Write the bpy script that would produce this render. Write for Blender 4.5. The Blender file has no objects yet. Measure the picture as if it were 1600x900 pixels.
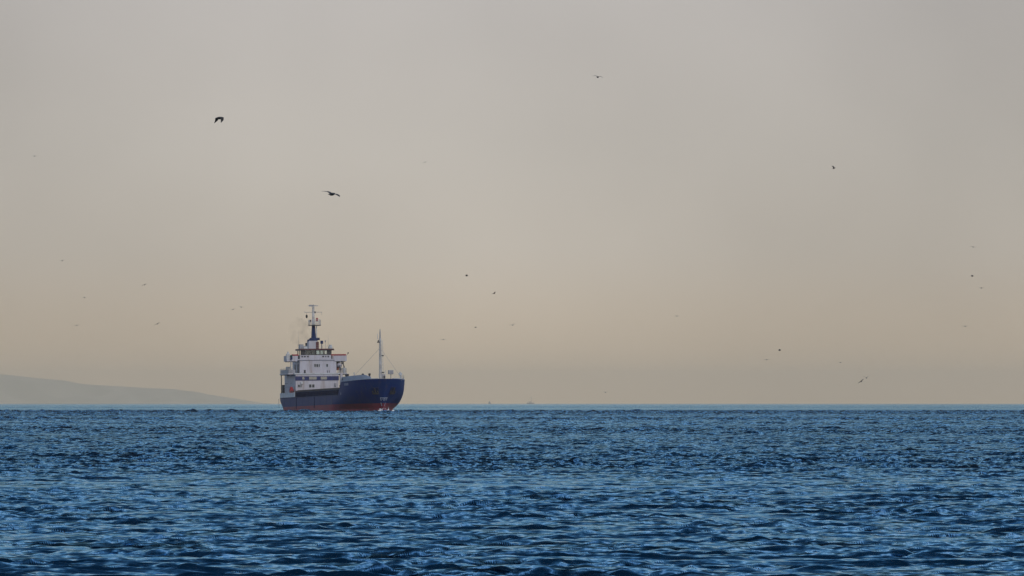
import bpy, bmesh, math, random
import numpy as np
from mathutils import Vector, Matrix, Euler

random.seed(7)
sc = bpy.context.scene
COL = sc.collection
rad = math.radians

# ------------------------------------------------------------------ camera
FPX = 10000.0            # focal length in pixels of the 1600 px wide photograph
CAM_H = 2.6              # eye height above the water
R_EARTH = 7.4e6          # earth radius with normal refraction
DIP = math.sqrt(2 * CAM_H / R_EARTH)
HORIZON_PY = 631.0
PITCH = math.atan((HORIZON_PY - 450.0) / FPX) - DIP
cam_d = bpy.data.cameras.new('camera')
cam_d.sensor_width = 36.0
cam_d.lens = 36.0 * FPX / 1600.0
cam_d.clip_start = 1.0
cam_d.clip_end = 120000.0
cam = bpy.data.objects.new('camera', cam_d)
cam.location = (0, 0, CAM_H)
cam.rotation_euler = (rad(90) + PITCH, 0, 0)
COL.objects.link(cam)
sc.camera = cam

# ------------------------------------------------------------------ light
SUN_EL, SUN_AZ = rad(38), rad(150)     # azimuth clockwise from the view direction: behind the camera, to the right
world = bpy.data.worlds.new('World')
sc.world = world
world.use_nodes = True
nt = world.node_tree
for n in list(nt.nodes):
    nt.nodes.remove(n)
w_out = nt.nodes.new('ShaderNodeOutputWorld')
w_bg = nt.nodes.new('ShaderNodeBackground')
w_sky = nt.nodes.new('ShaderNodeTexSky')
w_sky.sky_type = 'NISHITA'
w_sky.sun_disc = False
w_sky.sun_elevation = SUN_EL
w_sky.sun_rotation = SUN_AZ
w_sky.air_density = 1.3
w_sky.dust_density = 2.0
w_sky.ozone_density = 2.0
w_co = nt.nodes.new('ShaderNodeTexCoord')
w_sep = nt.nodes.new('ShaderNodeSeparateXYZ')
nt.links.new(w_co.outputs['Generated'], w_sep.inputs[0])
# colour of the low haze and the sky above it by elevation, and how much of it veils the clear sky
w_col = nt.nodes.new('ShaderNodeValToRGB')
w_fac = nt.nodes.new('ShaderNodeValToRGB')
def ramp(node, stops, interp='LINEAR'):
    cr = node.color_ramp
    cr.interpolation = interp
    while len(cr.elements) > 1:
        cr.elements.remove(cr.elements[-1])
    for i, (p, c) in enumerate(stops):
        e = cr.elements[0] if i == 0 else cr.elements.new(p)
        e.position = p
        e.color = (c[0], c[1], c[2], 1) if len(c) == 3 else c
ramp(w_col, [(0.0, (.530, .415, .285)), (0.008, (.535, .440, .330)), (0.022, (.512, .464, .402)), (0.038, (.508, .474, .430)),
             (0.065, (.508, .480, .462)), (0.13, (.55, .58, .61)), (0.25, (.50, .65, .84)), (0.5, (.30, .47, .72)), (1.0, (.16, .31, .56))])  # stops above the frame are tuned bluer and brighter to lighten the sea's reflections
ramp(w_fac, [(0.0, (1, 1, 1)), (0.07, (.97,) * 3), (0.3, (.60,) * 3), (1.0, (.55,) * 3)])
# uneven density of the haze: broad soft patches
w_map = nt.nodes.new('ShaderNodeMapping')
w_map.inputs['Location'].default_value = (-18.26, 8.14, 19.33)
w_map.inputs['Scale'].default_value = (11.0, 11.0, 13.0)
w_nz = nt.nodes.new('ShaderNodeTexNoise')
w_nz.inputs['Scale'].default_value = 1.0
w_nz.inputs['Detail'].default_value = 3.0
w_nz.inputs['Roughness'].default_value = .45
nt.links.new(w_co.outputs['Generated'], w_map.inputs[0])
nt.links.new(w_map.outputs[0], w_nz.inputs['Vector'])
w_rng = nt.nodes.new('ShaderNodeMapRange')
w_rng.inputs['From Min'].default_value = .3
w_rng.inputs['From Max'].default_value = .7
w_rng.inputs['To Min'].default_value = 8.3
w_rng.inputs['To Max'].default_value = 11.1
nt.links.new(w_nz.outputs['Fac'], w_rng.inputs['Value'])
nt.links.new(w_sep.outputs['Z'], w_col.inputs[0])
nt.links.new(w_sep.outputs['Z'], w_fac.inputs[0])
w_gain = nt.nodes.new('ShaderNodeVectorMath')
w_gain.operation = 'SCALE'
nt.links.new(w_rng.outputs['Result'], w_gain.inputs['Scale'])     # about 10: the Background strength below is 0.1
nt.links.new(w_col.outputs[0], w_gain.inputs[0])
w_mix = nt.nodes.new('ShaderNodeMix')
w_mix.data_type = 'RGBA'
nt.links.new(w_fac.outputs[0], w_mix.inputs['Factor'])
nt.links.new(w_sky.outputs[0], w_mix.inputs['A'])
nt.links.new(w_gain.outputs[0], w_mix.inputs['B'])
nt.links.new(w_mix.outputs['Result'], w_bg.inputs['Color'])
w_bg.inputs['Strength'].default_value = 0.1
nt.links.new(w_bg.outputs[0], w_out.inputs['Surface'])

sun_d = bpy.data.lights.new('sun', 'SUN')
sun_d.energy = 1.2
sun_d.angle = rad(14)
sun_d.color = (1.0, .93, .84)
sun = bpy.data.objects.new('sun', sun_d)
sun_dir = Vector((math.sin(SUN_AZ) * math.cos(SUN_EL), math.cos(SUN_AZ) * math.cos(SUN_EL), math.sin(SUN_EL)))
sun.rotation_euler = (-sun_dir).to_track_quat('-Z', 'Y').to_euler()
sun.location = (0, -50, 60)
COL.objects.link(sun)

sc.view_settings.view_transform = 'Standard'
sc.view_settings.look = 'None'
sc.view_settings.exposure = 0.0
sc.view_settings.gamma = 1.0
sc.view_settings.use_curve_mapping = False

# ------------------------------------------------------------------ helpers
def at(px, py, d):
    """point seen at pixel (px, py) of the 1600x900 photograph at ground distance d"""
    v = Vector(((px - 800.0) / FPX, (450.0 - py) / FPX, -1.0))
    v = cam.rotation_euler.to_matrix() @ v
    return Vector((0, 0, CAM_H)) + v * (d / v.y)

def sea_z(x, y):
    return -(x * x + y * y) / (2 * R_EARTH)

def tag(o, label=None, cat=None, group=None, kind=None):
    if label: o['label'] = label
    if cat: o['category'] = cat
    if group: o['group'] = group
    if kind: o['kind'] = kind
    return o

MATS = {}
def mat(name, col, rough=.5, col2=None, scale=1.0, bump=0.0, metal=0.0, stretch=(1, 1, 1), spec=.5, amount=1.0, streak=None):
    m = bpy.data.materials.new(name)
    m.use_nodes = True
    t = m.node_tree
    b = t.nodes['Principled BSDF']
    b.inputs['Roughness'].default_value = rough
    b.inputs['Metallic'].default_value = metal
    b.inputs['Specular IOR Level'].default_value = spec
    b.inputs['Base Color'].default_value = (*col, 1)
    if col2 is not None or bump:
        co = t.nodes.new('ShaderNodeTexCoord')
        mp = t.nodes.new('ShaderNodeMapping')
        mp.inputs['Scale'].default_value = stretch
        t.links.new(co.outputs['Object'], mp.inputs[0])
        nz = t.nodes.new('ShaderNodeTexNoise')
        nz.inputs['Scale'].default_value = scale
        nz.inputs['Detail'].default_value = 6
        nz.inputs['Roughness'].default_value = .62
        t.links.new(mp.outputs[0], nz.inputs['Vector'])
        if col2 is not None:
            rp = t.nodes.new('ShaderNodeValToRGB')
            ramp(rp, [(.42, (0, 0, 0)), (.72, (amount,) * 3)])
            t.links.new(nz.outputs['Fac'], rp.inputs[0])
            mx = t.nodes.new('ShaderNodeMix')
            mx.data_type = 'RGBA'
            mx.inputs['A'].default_value = (*col, 1)
            mx.inputs['B'].default_value = (*col2, 1)
            t.links.new(rp.outputs[0], mx.inputs['Factor'])
            t.links.new(mx.outputs['Result'], b.inputs['Base Color'])
        if bump:
            bp = t.nodes.new('ShaderNodeBump')
            bp.inputs['Strength'].default_value = 1.0
            bp.inputs['Distance'].default_value = bump
            t.links.new(nz.outputs['Fac'], bp.inputs['Height'])
            t.links.new(bp.outputs[0], b.inputs['Normal'])
    if streak is not None:
        scol, samt = streak
        co = t.nodes.new('ShaderNodeTexCoord')
        mp = t.nodes.new('ShaderNodeMapping')
        mp.inputs['Scale'].default_value = (1.1, 1.1, .13)
        t.links.new(co.outputs['Object'], mp.inputs[0])
        nz = t.nodes.new('ShaderNodeTexNoise')
        nz.inputs['Scale'].default_value = 1.0
        nz.inputs['Detail'].default_value = 5
        nz.inputs['Roughness'].default_value = .7
        t.links.new(mp.outputs[0], nz.inputs['Vector'])
        rp = t.nodes.new('ShaderNodeValToRGB')
        ramp(rp, [(.52, (0, 0, 0)), (.70, (samt,) * 3)])
        t.links.new(nz.outputs['Fac'], rp.inputs[0])
        mx = t.nodes.new('ShaderNodeMix')
        mx.data_type = 'RGBA'
        old = b.inputs['Base Color']
        if old.is_linked:
            t.links.new(old.links[0].from_socket, mx.inputs['A'])
        else:
            mx.inputs['A'].default_value = old.default_value
        mx.inputs['B'].default_value = (*scol, 1)
        t.links.new(rp.outputs[0], mx.inputs['Factor'])
        t.links.new(mx.outputs['Result'], b.inputs['Base Color'])
    MATS[name] = m
    return m

mat('navy_paint', (.0005, .021, .118), .5, (.005, .029, .105), .35, .010, stretch=(.5, .5, 2.2), amount=.8, spec=.16, streak=((.055, .050, .060), .55))
mat('navy_dark', (.001, .017, .085), .6, (.008, .016, .050), .6, .006, spec=.2)
mat('red_paint', (.23, .016, .040), .6, (.12, .014, .034), .5, .008, stretch=(.35, .35, 1.6), streak=((.03, .025, .03), .6))
mat('white_paint', (.44, .42, .47), .5, (.30, .27, .28), .6, .006, stretch=(1, 1, .35), amount=.55, streak=((.22, .15, .11), .6))
mat('grey_paint', (.30, .34, .42), .5, (.24, .25, .29), .7, .006)
mat('pale_grey', (.48, .50, .53), .5, (.36, .33, .31), .8, .006)
mat('red_stripe', (.28, .014, .022), .5, (.17, .012, .02), .7)
mat('maroon', (.085, .008, .016), .5, (.04, .008, .014), .8)
mat('blue_stripe', (.010, .018, .105), .45, (.006, .012, .06), .9)
mat('dark_steel', (.022, .024, .032), .55, (.05, .045, .045), 1.4)
mat('hatch_rust', (.045, .036, .036), .7, (.12, .08, .058), .5, .01)
mat('mast_grey', (.30, .30, .33), .5, (.20, .19, .20), 1.5)
mat('mast_white', (.50, .48, .47), .5, (.30, .25, .22), 1.2)
mat('orange_paint', (.42, .10, .035), .5, (.28, .06, .02), 1.3)
mat('green_lens', (.01, .12, .06), .2)
mat('red_cloth', (.30, .02, .03), .8, (.2, .02, .02), 3)
mat('black_cloth', (.012, .012, .014), .8, (.03, .03, .03), 3)
mat('deck_paint', (.09, .035, .03), .75, (.05, .03, .03), .6, .004)
mat('marking_white', (.36, .38, .44), .6, (.2, .22, .3), 3)
mat('anchor_steel', (.022, .025, .034), .7, (.04, .034, .034), 2)
mat('hill_scrub', (.30, .285, .21), .95, (.44, .40, .31), .003, 0)
mat('gull_dark', (.012, .012, .014), .75, (.045, .042, .045), 6)
mat('gull_grey', (.030, .029, .030), .75, (.07, .066, .066), 5)
mat('interior', (.02, .022, .03), .7, (.035, .035, .04), 2)
mat('foam', (.74, .77, .80), .9, (.45, .55, .62), 1.5, .05)
mat('boat_hull', (.44, .41, .36), .5, (.36, .34, .30), 1)
mat('sail_cloth', (.20, .20, .20), .8, (.12, .12, .13), 1)

def glass(name, tint, mixf):
    m = bpy.data.materials.new(name)
    m.use_nodes = True
    t = m.node_tree
    for n in list(t.nodes):
        t.nodes.remove(n)
    o = t.nodes.new('ShaderNodeOutputMaterial')
    tr = t.nodes.new('ShaderNodeBsdfTransparent')
    tr.inputs[0].default_value = (*tint, 1)
    gl = t.nodes.new('ShaderNodeBsdfGlossy')
    gl.inputs['Roughness'].default_value = .05
    gl.inputs['Color'].default_value = (.9, .95, 1, 1)
    mx = t.nodes.new('ShaderNodeMixShader')
    mx.inputs[0].default_value = mixf
    t.links.new(tr.outputs[0], mx.inputs[1])
    t.links.new(gl.outputs[0], mx.inputs[2])
    t.links.new(mx.outputs[0], o.inputs['Surface'])
    MATS[name] = m
glass('wheelhouse_glass', (.86, .93, .95), .10)
glass('cabin_glass', (.05, .06, .07), .10)
glass('lounge_glass', (.10, .12, .13), .45)

class MB:
    """collects shapes; build() links them as one mesh object"""
    def __init__(self):
        self.v, self.f = [], []
    def add(self, vs, fs):
        o = len(self.v)
        self.v += [tuple(p) for p in vs]
        self.f += [tuple(i + o for i in f) for f in fs]
        return self
    def box(self, x0, x1, y0, y1, z0, z1, taper=0.0, bev=0.0):
        if x0 > x1: x0, x1 = x1, x0
        if y0 > y1: y0, y1 = y1, y0
        t = taper
        vs = [(x0, y0, z0), (x1, y0, z0), (x1, y1, z0), (x0, y1, z0),
              (x0 + t, y0 + t, z1), (x1 - t, y0 + t, z1), (x1 - t, y1 - t, z1), (x0 + t, y1 - t, z1)]
        return self.add(vs, [(3, 2, 1, 0), (4, 5, 6, 7), (0, 1, 5, 4), (1, 2, 6, 5), (2, 3, 7, 6), (3, 0, 4, 7)])
    def tube(self, pts, r, n=8, caps=True):
        pts = [Vector(p) for p in pts]
        rs = r if isinstance(r, (list, tuple)) else [r] * len(pts)
        vs, fs = [], []
        for i, p in enumerate(pts):
            d = (pts[min(i + 1, len(pts) - 1)] - pts[max(i - 1, 0)]).normalized()
            a = d.cross(Vector((0, 0, 1)) if abs(d.z) < .9 else Vector((1, 0, 0))).normalized()
            b = d.cross(a)
            for k in range(n):
                t = 2 * math.pi * k / n
                vs.append(p + (a * math.cos(t) + b * math.sin(t)) * rs[i])
        for i in range(len(pts) - 1):
            for k in range(n):
                k2 = (k + 1) % n
                fs.append((i * n + k, i * n + k2, (i + 1) * n + k2, (i + 1) * n + k))
        if caps:
            fs.append(tuple(range(n)))
            fs.append(tuple((len(pts) - 1) * n + k for k in reversed(range(n))))
        return self.add(vs, fs)
    def lathe(self, c, prof, n=14, axis='z'):
        """prof: list of (radius, height)"""
        vs, fs = [], []
        for r, h in prof:
            for k in range(n):
                t = 2 * math.pi * k / n
                if axis == 'z':
                    vs.append((c[0] + r * math.cos(t), c[1] + r * math.sin(t), c[2] + h))
                else:
                    vs.append((c[0] + h, c[1] + r * math.cos(t), c[2] + r * math.sin(t)))
        for i in range(len(prof) - 1):
            for k in range(n):
                k2 = (k + 1) % n
                fs.append((i * n + k, i * n + k2, (i + 1) * n + k2, (i + 1) * n + k))
        fs.append(tuple(reversed(range(n))))
        fs.append(tuple((len(prof) - 1) * n + k for k in range(n)))
        return self.add(vs, fs)
    def ell(self, c, r, nu=14, nv=8):
        vs, fs = [], []
        for j in range(1, nv):
            ph = math.pi * j / nv
            for k in range(nu):
                t = 2 * math.pi * k / nu
                vs.append((c[0] + r[0] * math.sin(ph) * math.cos(t), c[1] + r[1] * math.sin(ph) * math.sin(t), c[2] + r[2] * math.cos(ph)))
        for j in range(nv - 2):
            for k in range(nu):
                k2 = (k + 1) % nu
                fs.append((j * nu + k, (j + 1) * nu + k, (j + 1) * nu + k2, j * nu + k2))
        fs.append(tuple(range(nu)))
        fs.append(tuple((nv - 2) * nu + k for k in reversed(range(nu))))
        return self.add(vs, fs)
    def rail(self, pts, h=1.0, bars=3, r=.03, gap=1.4):
        pts = [Vector(p) for p in pts]
        for a, b in zip(pts, pts[1:]):
            n = max(1, int(round((b - a).length / gap)))
            for k in range(n + 1):
                p = a.lerp(b, k / n)
                self.tube([p, p + Vector((0, 0, h))], r, 5)
            for j in range(bars):
                z = Vector((0, 0, h * (j + 1) / bars))
                self.tube([a + z, b + z], r * .85, 5)
        return self
    def build(self, name, m, parent=None, smooth=False):
        me = bpy.data.meshes.new(name)
        me.from_pydata(self.v, [], self.f)
        me.validate()
        bm = bmesh.new()
        bm.from_mesh(me)
        bmesh.ops.recalc_face_normals(bm, faces=bm.faces)
        bm.to_mesh(me)
        bm.free()
        if smooth:
            me.polygons.foreach_set('use_smooth', [True] * len(me.polygons))
            me.set_sharp_from_angle(angle=rad(40))
        me.materials.append(MATS[m] if isinstance(m, str) else m)
        o = bpy.data.objects.new(name, me)
        COL.objects.link(o)
        o.parent = parent
        return o

def empty(name, loc=(0, 0, 0), rot=(0, 0, 0)):
    o = bpy.data.objects.new(name, None)
    o.empty_display_size = .5
    o.location = loc
    o.rotation_euler = rot
    COL.objects.link(o)
    return o

# ------------------------------------------------------------------ sea
SHIP_D = 1351.0
rng = np.random.default_rng(11)

def wave_tile(L, N, lmin, lmax, lpeak, wind_deg, spread, seed):
    """periodic patch of wind waves: height and sideways (choppy) displacement, unit rms slope"""
    g = np.random.default_rng(seed)
    k1 = np.fft.fftfreq(N, d=L / N) * 2 * np.pi
    kx, ky = np.meshgrid(k1, k1, indexing='ij')
    k = np.hypot(kx, ky)
    k[0, 0] = 1.0
    w = rad(wind_deg)
    c = (kx * math.cos(w) + ky * math.sin(w)) / k
    S = k ** -4.0 * np.exp(-(2 * np.pi / lpeak / k) ** 2 * .8) * (np.abs(c) ** spread + .05)
    S[(k < 2 * np.pi / lmax) | (k > 2 * np.pi / lmin)] = 0
    S[0, 0] = 0
    H = np.sqrt(S) * (g.normal(size=(N, N)) + 1j * g.normal(size=(N, N)))
    h = np.fft.ifft2(H).real
    sx = np.fft.ifft2(1j * kx * H).real
    sy = np.fft.ifft2(1j * ky * H).real
    dx = np.fft.ifft2(1j * kx / k * H).real
    dy = np.fft.ifft2(1j * ky / k * H).real
    s = 1.0 / math.sqrt((sx ** 2 + sy ** 2).mean())
    return L, N, h * s, dx * s, dy * s

def sample(tile, x, y, rot):
    L, N, h, dx, dy = tile
    c, s = math.cos(rot), math.sin(rot)
    u = (c * x + s * y) / L * N
    v = (-s * x + c * y) / L * N
    i = np.floor(u).astype(np.int64)
    j = np.floor(v).astype(np.int64)
    fu, fv = u - i, v - j
    i0, j0, i1, j1 = i % N, j % N, (i + 1) % N, (j + 1) % N
    def bl(a):
        return (a[i0, j0] * (1 - fu) + a[i1, j0] * fu) * (1 - fv) + (a[i0, j1] * (1 - fu) + a[i1, j1] * fu) * fv
    hh, ddx, ddy = bl(h), bl(dx), bl(dy)
    return hh, c * ddx - s * ddy, s * ddx + c * ddy

def sstep(a, b, x):
    t = np.clip((x - a) / (b - a), 0, 1)
    return t * t * (3 - 2 * t)

RIPPLES = ((.30, 3, 1.0, 2.2), (1.05, 3, 1.5, 2.9), (4.0, 3, 1.1, 1.7))   # per metre, detail, slope across, slope along
def make_sea():
    # one sheet round the camera's foot, polar grid: fine towards the ship, coarse elsewhere
    near = np.concatenate([[0.6], np.geomspace(4, 82, 24)])
    fine = np.concatenate([np.geomspace(84, 500, 1450), np.linspace(500, 1460, 1300)[1:], np.linspace(1462, 1620, 40)])
    far = np.geomspace(1632, 47000, 130)
    rr = np.concatenate([near, fine, far])
    half = rad(5.2)
    dense = np.linspace(-half, half, 480)
    sparse = np.linspace(half, 2 * math.pi - half, 56)[1:-1]
    th = np.concatenate([dense, sparse])
    nr, nc = len(rr), len(th)
    Rr, Th = np.meshgrid(rr, th, indexing='ij')
    X = Rr * np.sin(Th)
    Y = Rr * np.cos(Th)
    Z = -(Rr ** 2) / (2 * R_EARTH)
    t1 = wave_tile(31.0, 512, .30, .9, .55, 80, .8, 3)
    t2 = wave_tile(97.0, 1024, .35, 2.2, .8, 88, 1.0, 4)
    t3 = wave_tile(411.0, 512, 2.6, 40.0, 6.0, 99, 1.5, 5)
    t4 = wave_tile(173.0, 512, 1.5, 7.0, 2.6, 84, 1.0, 8)
    # gusts: patches of rougher and calmer water, drawn out across the view
    tg = wave_tile(1900.0, 256, 60.0, 600.0, 260.0, 90, 2.0, 6)
    gust = sample(tg, X * .55, Y, .1)[0]
    gust = gust / gust[:, :480].std()
    edge = Rr + 22 * np.sin(X / 31.0) + 14 * np.sin(X / 11.0 + 1)
    zone = 1.0 - .18 * sstep(640, 760, edge) * (1 - sstep(980, 1060, edge)) + .38 * sstep(1030, 1130, edge) * (1 - sstep(1300, 1420, edge))
    zone = zone - .72 * sstep(1280, 1620, edge) - .24 * sstep(1700, 4500, Rr)
    amp = zone * np.clip(1 + .24 * gust, .45, 1.7)
    inside = np.zeros_like(X)
    inside[:, :480] = 1.0
    inside *= sstep(60, 84, Rr)
    grp = sample(wave_tile(240.0, 512, 1.6, 24.0, 4.0, 60, .3, 9), X * .6, Y, .2)[0]
    grp = np.exp(.55 * grp / grp[:, :480].std() - .12)
    grp = np.clip(grp, .35, 1.7)
    a1 = .22 * grp * amp * inside * (1 - .5 * sstep(300, 900, Rr))
    a2 = .13 * grp * amp * inside
    a4 = (.03 + .10 * sstep(250, 700, Rr)) * amp * grp * inside
    a3 = .035 * np.clip(amp, .6, 1.2) * inside
    # crests run across the view, about twice as long as the waves are wide
    X0, Y0 = X.copy(), Y.copy()
    for t, a, r, ch, st in ((t1, a1, .2, .5, .75), (t2, a2, 0.0, .55, .7), (t4, a4, 0.0, .5, .6), (t3, a3, 0.0, .8, .6)):
        h, dx, dy = sample(t, X0 * st, Y0, r)
        Z = Z + a * h
        X = X + a * dx * ch * st
        Y = Y + a * dy * ch
    co = np.empty((nr * nc, 3), np.float32)
    co[:, 0], co[:, 1], co[:, 2] = X.ravel(), Y.ravel(), Z.ravel()
    i = np.arange(nr - 1)[:, None]
    j = np.arange(nc)[None, :]
    j2 = (j + 1) % nc
    q = np.stack([i * nc + j, i * nc + j2, (i + 1) * nc + j2, (i + 1) * nc + j], -1).reshape(-1, 4)
    q = q[:, ::-1].astype(np.int32)
    nq = len(q)
    me = bpy.data.meshes.new('sea')
    me.vertices.add(len(co))
    me.vertices.foreach_set('co', co.ravel())
    me.loops.add(nq * 4)
    me.loops.foreach_set('vertex_index', np.ascontiguousarray(q).ravel())
    me.polygons.add(nq)
    me.polygons.foreach_set('loop_start', np.arange(nq, dtype=np.int32) * 4)
    me.polygons.foreach_set('loop_total', np.full(nq, 4, np.int32))
    me.polygons.foreach_set('use_smooth', np.ones(nq, bool))
    me.update(calc_edges=True)
    if me.polygons[nq // 2].normal.z < 0:
        me.flip_normals()
    ca = me.attributes.new('chop', 'FLOAT', 'POINT')
    ca.data.foreach_set('value', np.clip(amp * np.sqrt(grp), .03, 2).ravel().astype(np.float32))
    m = bpy.data.materials.new('sea_water')
    m.use_nodes = True
    t = m.node_tree
    for n in list(t.nodes):
        t.nodes.remove(n)
    out = t.nodes.new('ShaderNodeOutputMaterial')
    dif = t.nodes.new('ShaderNodeBsdfDiffuse')
    dif.inputs['Color'].default_value = (.0006, .008, .020, 1)
    gl = t.nodes.new('ShaderNodeBsdfGlossy')
    gl.inputs['Roughness'].default_value = .07
    fr = t.nodes.new('ShaderNodeFresnel')
    fr.inputs['IOR'].default_value = 1.34
    tint = t.nodes.new('ShaderNodeValToRGB')      # blue water tint, lost towards grazing reflection
    ramp(tint, [(0.0, (.22, .55, .84)), (.50, (.31, .67, .98)), (.82, (.38, .72, 1.0)), (.95, (.48, .72, .95)), (1.0, (.90, .94, .98))])
    t.links.new(fr.outputs[0], tint.inputs[0])
    t.links.new(tint.outputs[0], gl.inputs['Color'])
    mx = t.nodes.new('ShaderNodeMixShader')
    co_ = t.nodes.new('ShaderNodeTexCoord')
    geo = t.nodes.new('ShaderNodeNewGeometry')
    ch = t.nodes.new('ShaderNodeAttribute')
    ch.attribute_name = 'chop'
    nrm = geo.outputs['Normal']
    # slopes of the ripples too small for the mesh, in three sizes
    for k, (scl, det, sx, sy) in enumerate(RIPPLES):
        mp = t.nodes.new('ShaderNodeMapping')
        mp.inputs['Scale'].default_value = (.72 * scl, scl, scl)
        mp.inputs['Location'].default_value = (7.3 * k, 3.1 * k, 1.7 * k)
        mp.inputs['Rotation'].default_value = (0, 0, (.12, -.1, .06)[k])
        nz = t.nodes.new('ShaderNodeTexNoise')
        nz.inputs['Scale'].default_value = 1.0
        nz.inputs['Detail'].default_value = det
        nz.inputs['Roughness'].default_value = .62
        t.links.new(co_.outputs['Object'], mp.inputs[0])
        t.links.new(mp.outputs[0], nz.inputs['Vector'])
        sub = t.nodes.new('ShaderNodeVectorMath')
        sub.operation = 'SUBTRACT'
        sub.inputs[1].default_value = (.5, .5, .5)
        t.links.new(nz.outputs['Color'], sub.inputs[0])
        mul = t.nodes.new('ShaderNodeVectorMath')
        mul.operation = 'MULTIPLY'
        mul.inputs[1].default_value = (sx, sy, 0)
        t.links.new(sub.outputs[0], mul.inputs[0])
        sca = t.nodes.new('ShaderNodeVectorMath')
        sca.operation = 'SCALE'
        t.links.new(mul.outputs[0], sca.inputs[0])
        t.links.new(ch.outputs['Fac'], sca.inputs['Scale'])
        add = t.nodes.new('ShaderNodeVectorMath')
        add.operation = 'ADD'
        t.links.new(nrm, add.inputs[0])
        t.links.new(sca.outputs[0], add.inputs[1])
        nrm = add.outputs[0]
    nor = t.nodes.new('ShaderNodeVectorMath')
    nor.operation = 'NORMALIZE'
    t.links.new(nrm, nor.inputs[0])
    for n in (dif, gl, fr):
        t.links.new(nor.outputs[0], n.inputs['Normal'])
    t.links.new(fr.outputs[0], mx.inputs[0])
    t.links.new(dif.outputs[0], mx.inputs[1])
    t.links.new(gl.outputs[0], mx.inputs[2])
    t.links.new(mx.outputs[0], out.inputs['Surface'])
    me.materials.append(m)
    o = bpy.data.objects.new('sea', me)
    COL.objects.link(o)
    return tag(o, 'choppy dark blue sea reaching to the horizon', 'sea', kind='structure')
make_sea()

# ------------------------------------------------------------------ far land
def make_hills():
    D = 45000.0
    prof = [(-900, 604), (-700, 597), (-520, 588), (-380, 584), (-240, 585), (-120, 583.5), (0, 585), (28, 587.5), (56, 591), (98, 594), (130, 600), (170, 603),
            (210, 605), (262, 607.5), (310, 613), (333, 617.5), (365, 621.5), (390, 626), (415, 630), (450, 634), (520, 642)]
    xs = np.linspace(-900, 520, 150)
    ys = np.interp(xs, [p[0] for p in prof], [p[1] for p in prof])
    g = np.random.default_rng(5)
    ys = ys + np.convolve(g.normal(size=150), np.ones(5) / 5, 'same') * .7
    vs, fs = [], []
    rows = 15
    for i, (px, py) in enumerate(zip(xs, ys)):
        top = at(px, py, D)
        base = -(D ** 2) / (2 * R_EARTH) - 3
        for r in range(rows):
            u = r / (rows - 1) * 2 - 1            # -1 shore ... +1 far side
            dd = D + u * 1500 * (1 + .25 * math.sin(i * .17))
            prof_h = max(0.0, 1 - abs(u)) ** .8 if abs(u) > .001 else 1.0
            n = 1 + (.12 * math.sin(i * .9 + r * 1.3) + .08 * math.sin(i * .37 - r * 2.1)) * (0 if r == rows // 2 else 1)
            z = base + (top.z - base) * prof_h * min(n, 1 / max(prof_h, .001))
            vs.append((top.x * dd / D, dd, z))
    for i in range(len(xs) - 1):
        for r in range(rows - 1):
            a = i * rows + r
            fs.append((a, a + rows, a + rows + 1, a + 1))
    m = MB().add(vs, fs)
    o = m.build('hills', 'hill_scrub', None, True)
    tag(o, 'low hazy headland sloping down to the horizon at left', 'hills', kind='structure')
make_hills()

# ------------------------------------------------------------------ cargo ship  (x forward, y port, z up from the waterline at the house)
THETA = rad(13.8)
TRIM = rad(.7)
base = at(496, 640, SHIP_D)
SHIP_ROT = (rad(.4), -TRIM, THETA - rad(90))
SHIP_LOC = (base.x, base.y, sea_z(base.x, base.y))
ship = empty('cargo_ship', SHIP_LOC, SHIP_ROT)
tag(ship, 'small blue and white cargo ship steaming across the choppy sea', 'ship')

def ss(a, b, x):
    t = min(1, max(0, (x - a) / (b - a)))
    return t * t * (3 - 2 * t)

HB = 6.45
def hull_top(x):
    return 2.95 + (5.55 - 2.95) * ss(50.3, 53.2, x) + .35 * ss(54, 67, x) + .1 * ss(-6, -15, x)
def stem_x(z):
    return 63.4 + 2.9 * max(0, z / 6.0) ** 1.15 if z > 0 else 63.4 - .25 * z * 0 - .1 * abs(z)
def stern_x(z):
    return -13.6 + 4.2 * (1 - min(1, max(0, z / 2.4))) ** 1.6
def half_b(x, z):
    s = min(1, max(0, z / 3.9))
    g = 1 - (1 - s) ** 1.8
    if x > 42:
        xf = stem_x(z)
        xi = min(1, max(0, (x - 42) / (xf - 42)))
        p = 1.55 + (4.2 - 1.55) * g
        q = 1.0 + (.62 - 1.0) * g
        return HB * max(0, 1 - xi ** p) ** q
    if x < -3:
        xa = stern_x(z)
        et = min(1, max(0, (-3 - x) / (-3 - xa)))
        s2 = min(1, max(0, z / 2.6))
        be = 2.6 + 2.5 * (1 - (1 - s2) ** 1.8)
        return HB - (HB - be) * et ** 2.2
    return HB
def stations():
    v = list(np.linspace(0, .2, 12)) + list(np.linspace(.2, .72, 22))[1:] + list(np.linspace(.72, .9, 16))[1:] + list(1 - .1 * (1 - np.linspace(0, 1, 16)) ** 2)[1:]
    return v
ST = stations()
def hull_x(v, z):
    # keep the step of the forecastle at a fixed x: only the ends move with z
    x0 = -13.6 + v * (66.3 + 13.6)
    xa, xf = stern_x(z), stem_x(z)
    if x0 > 42:
        return 42 + (x0 - 42) * (xf - 42) / (66.3 - 42)
    if x0 < -3:
        return -3 + (x0 + 3) * (xa + 3) / (-13.6 + 3)
    return x0
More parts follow.
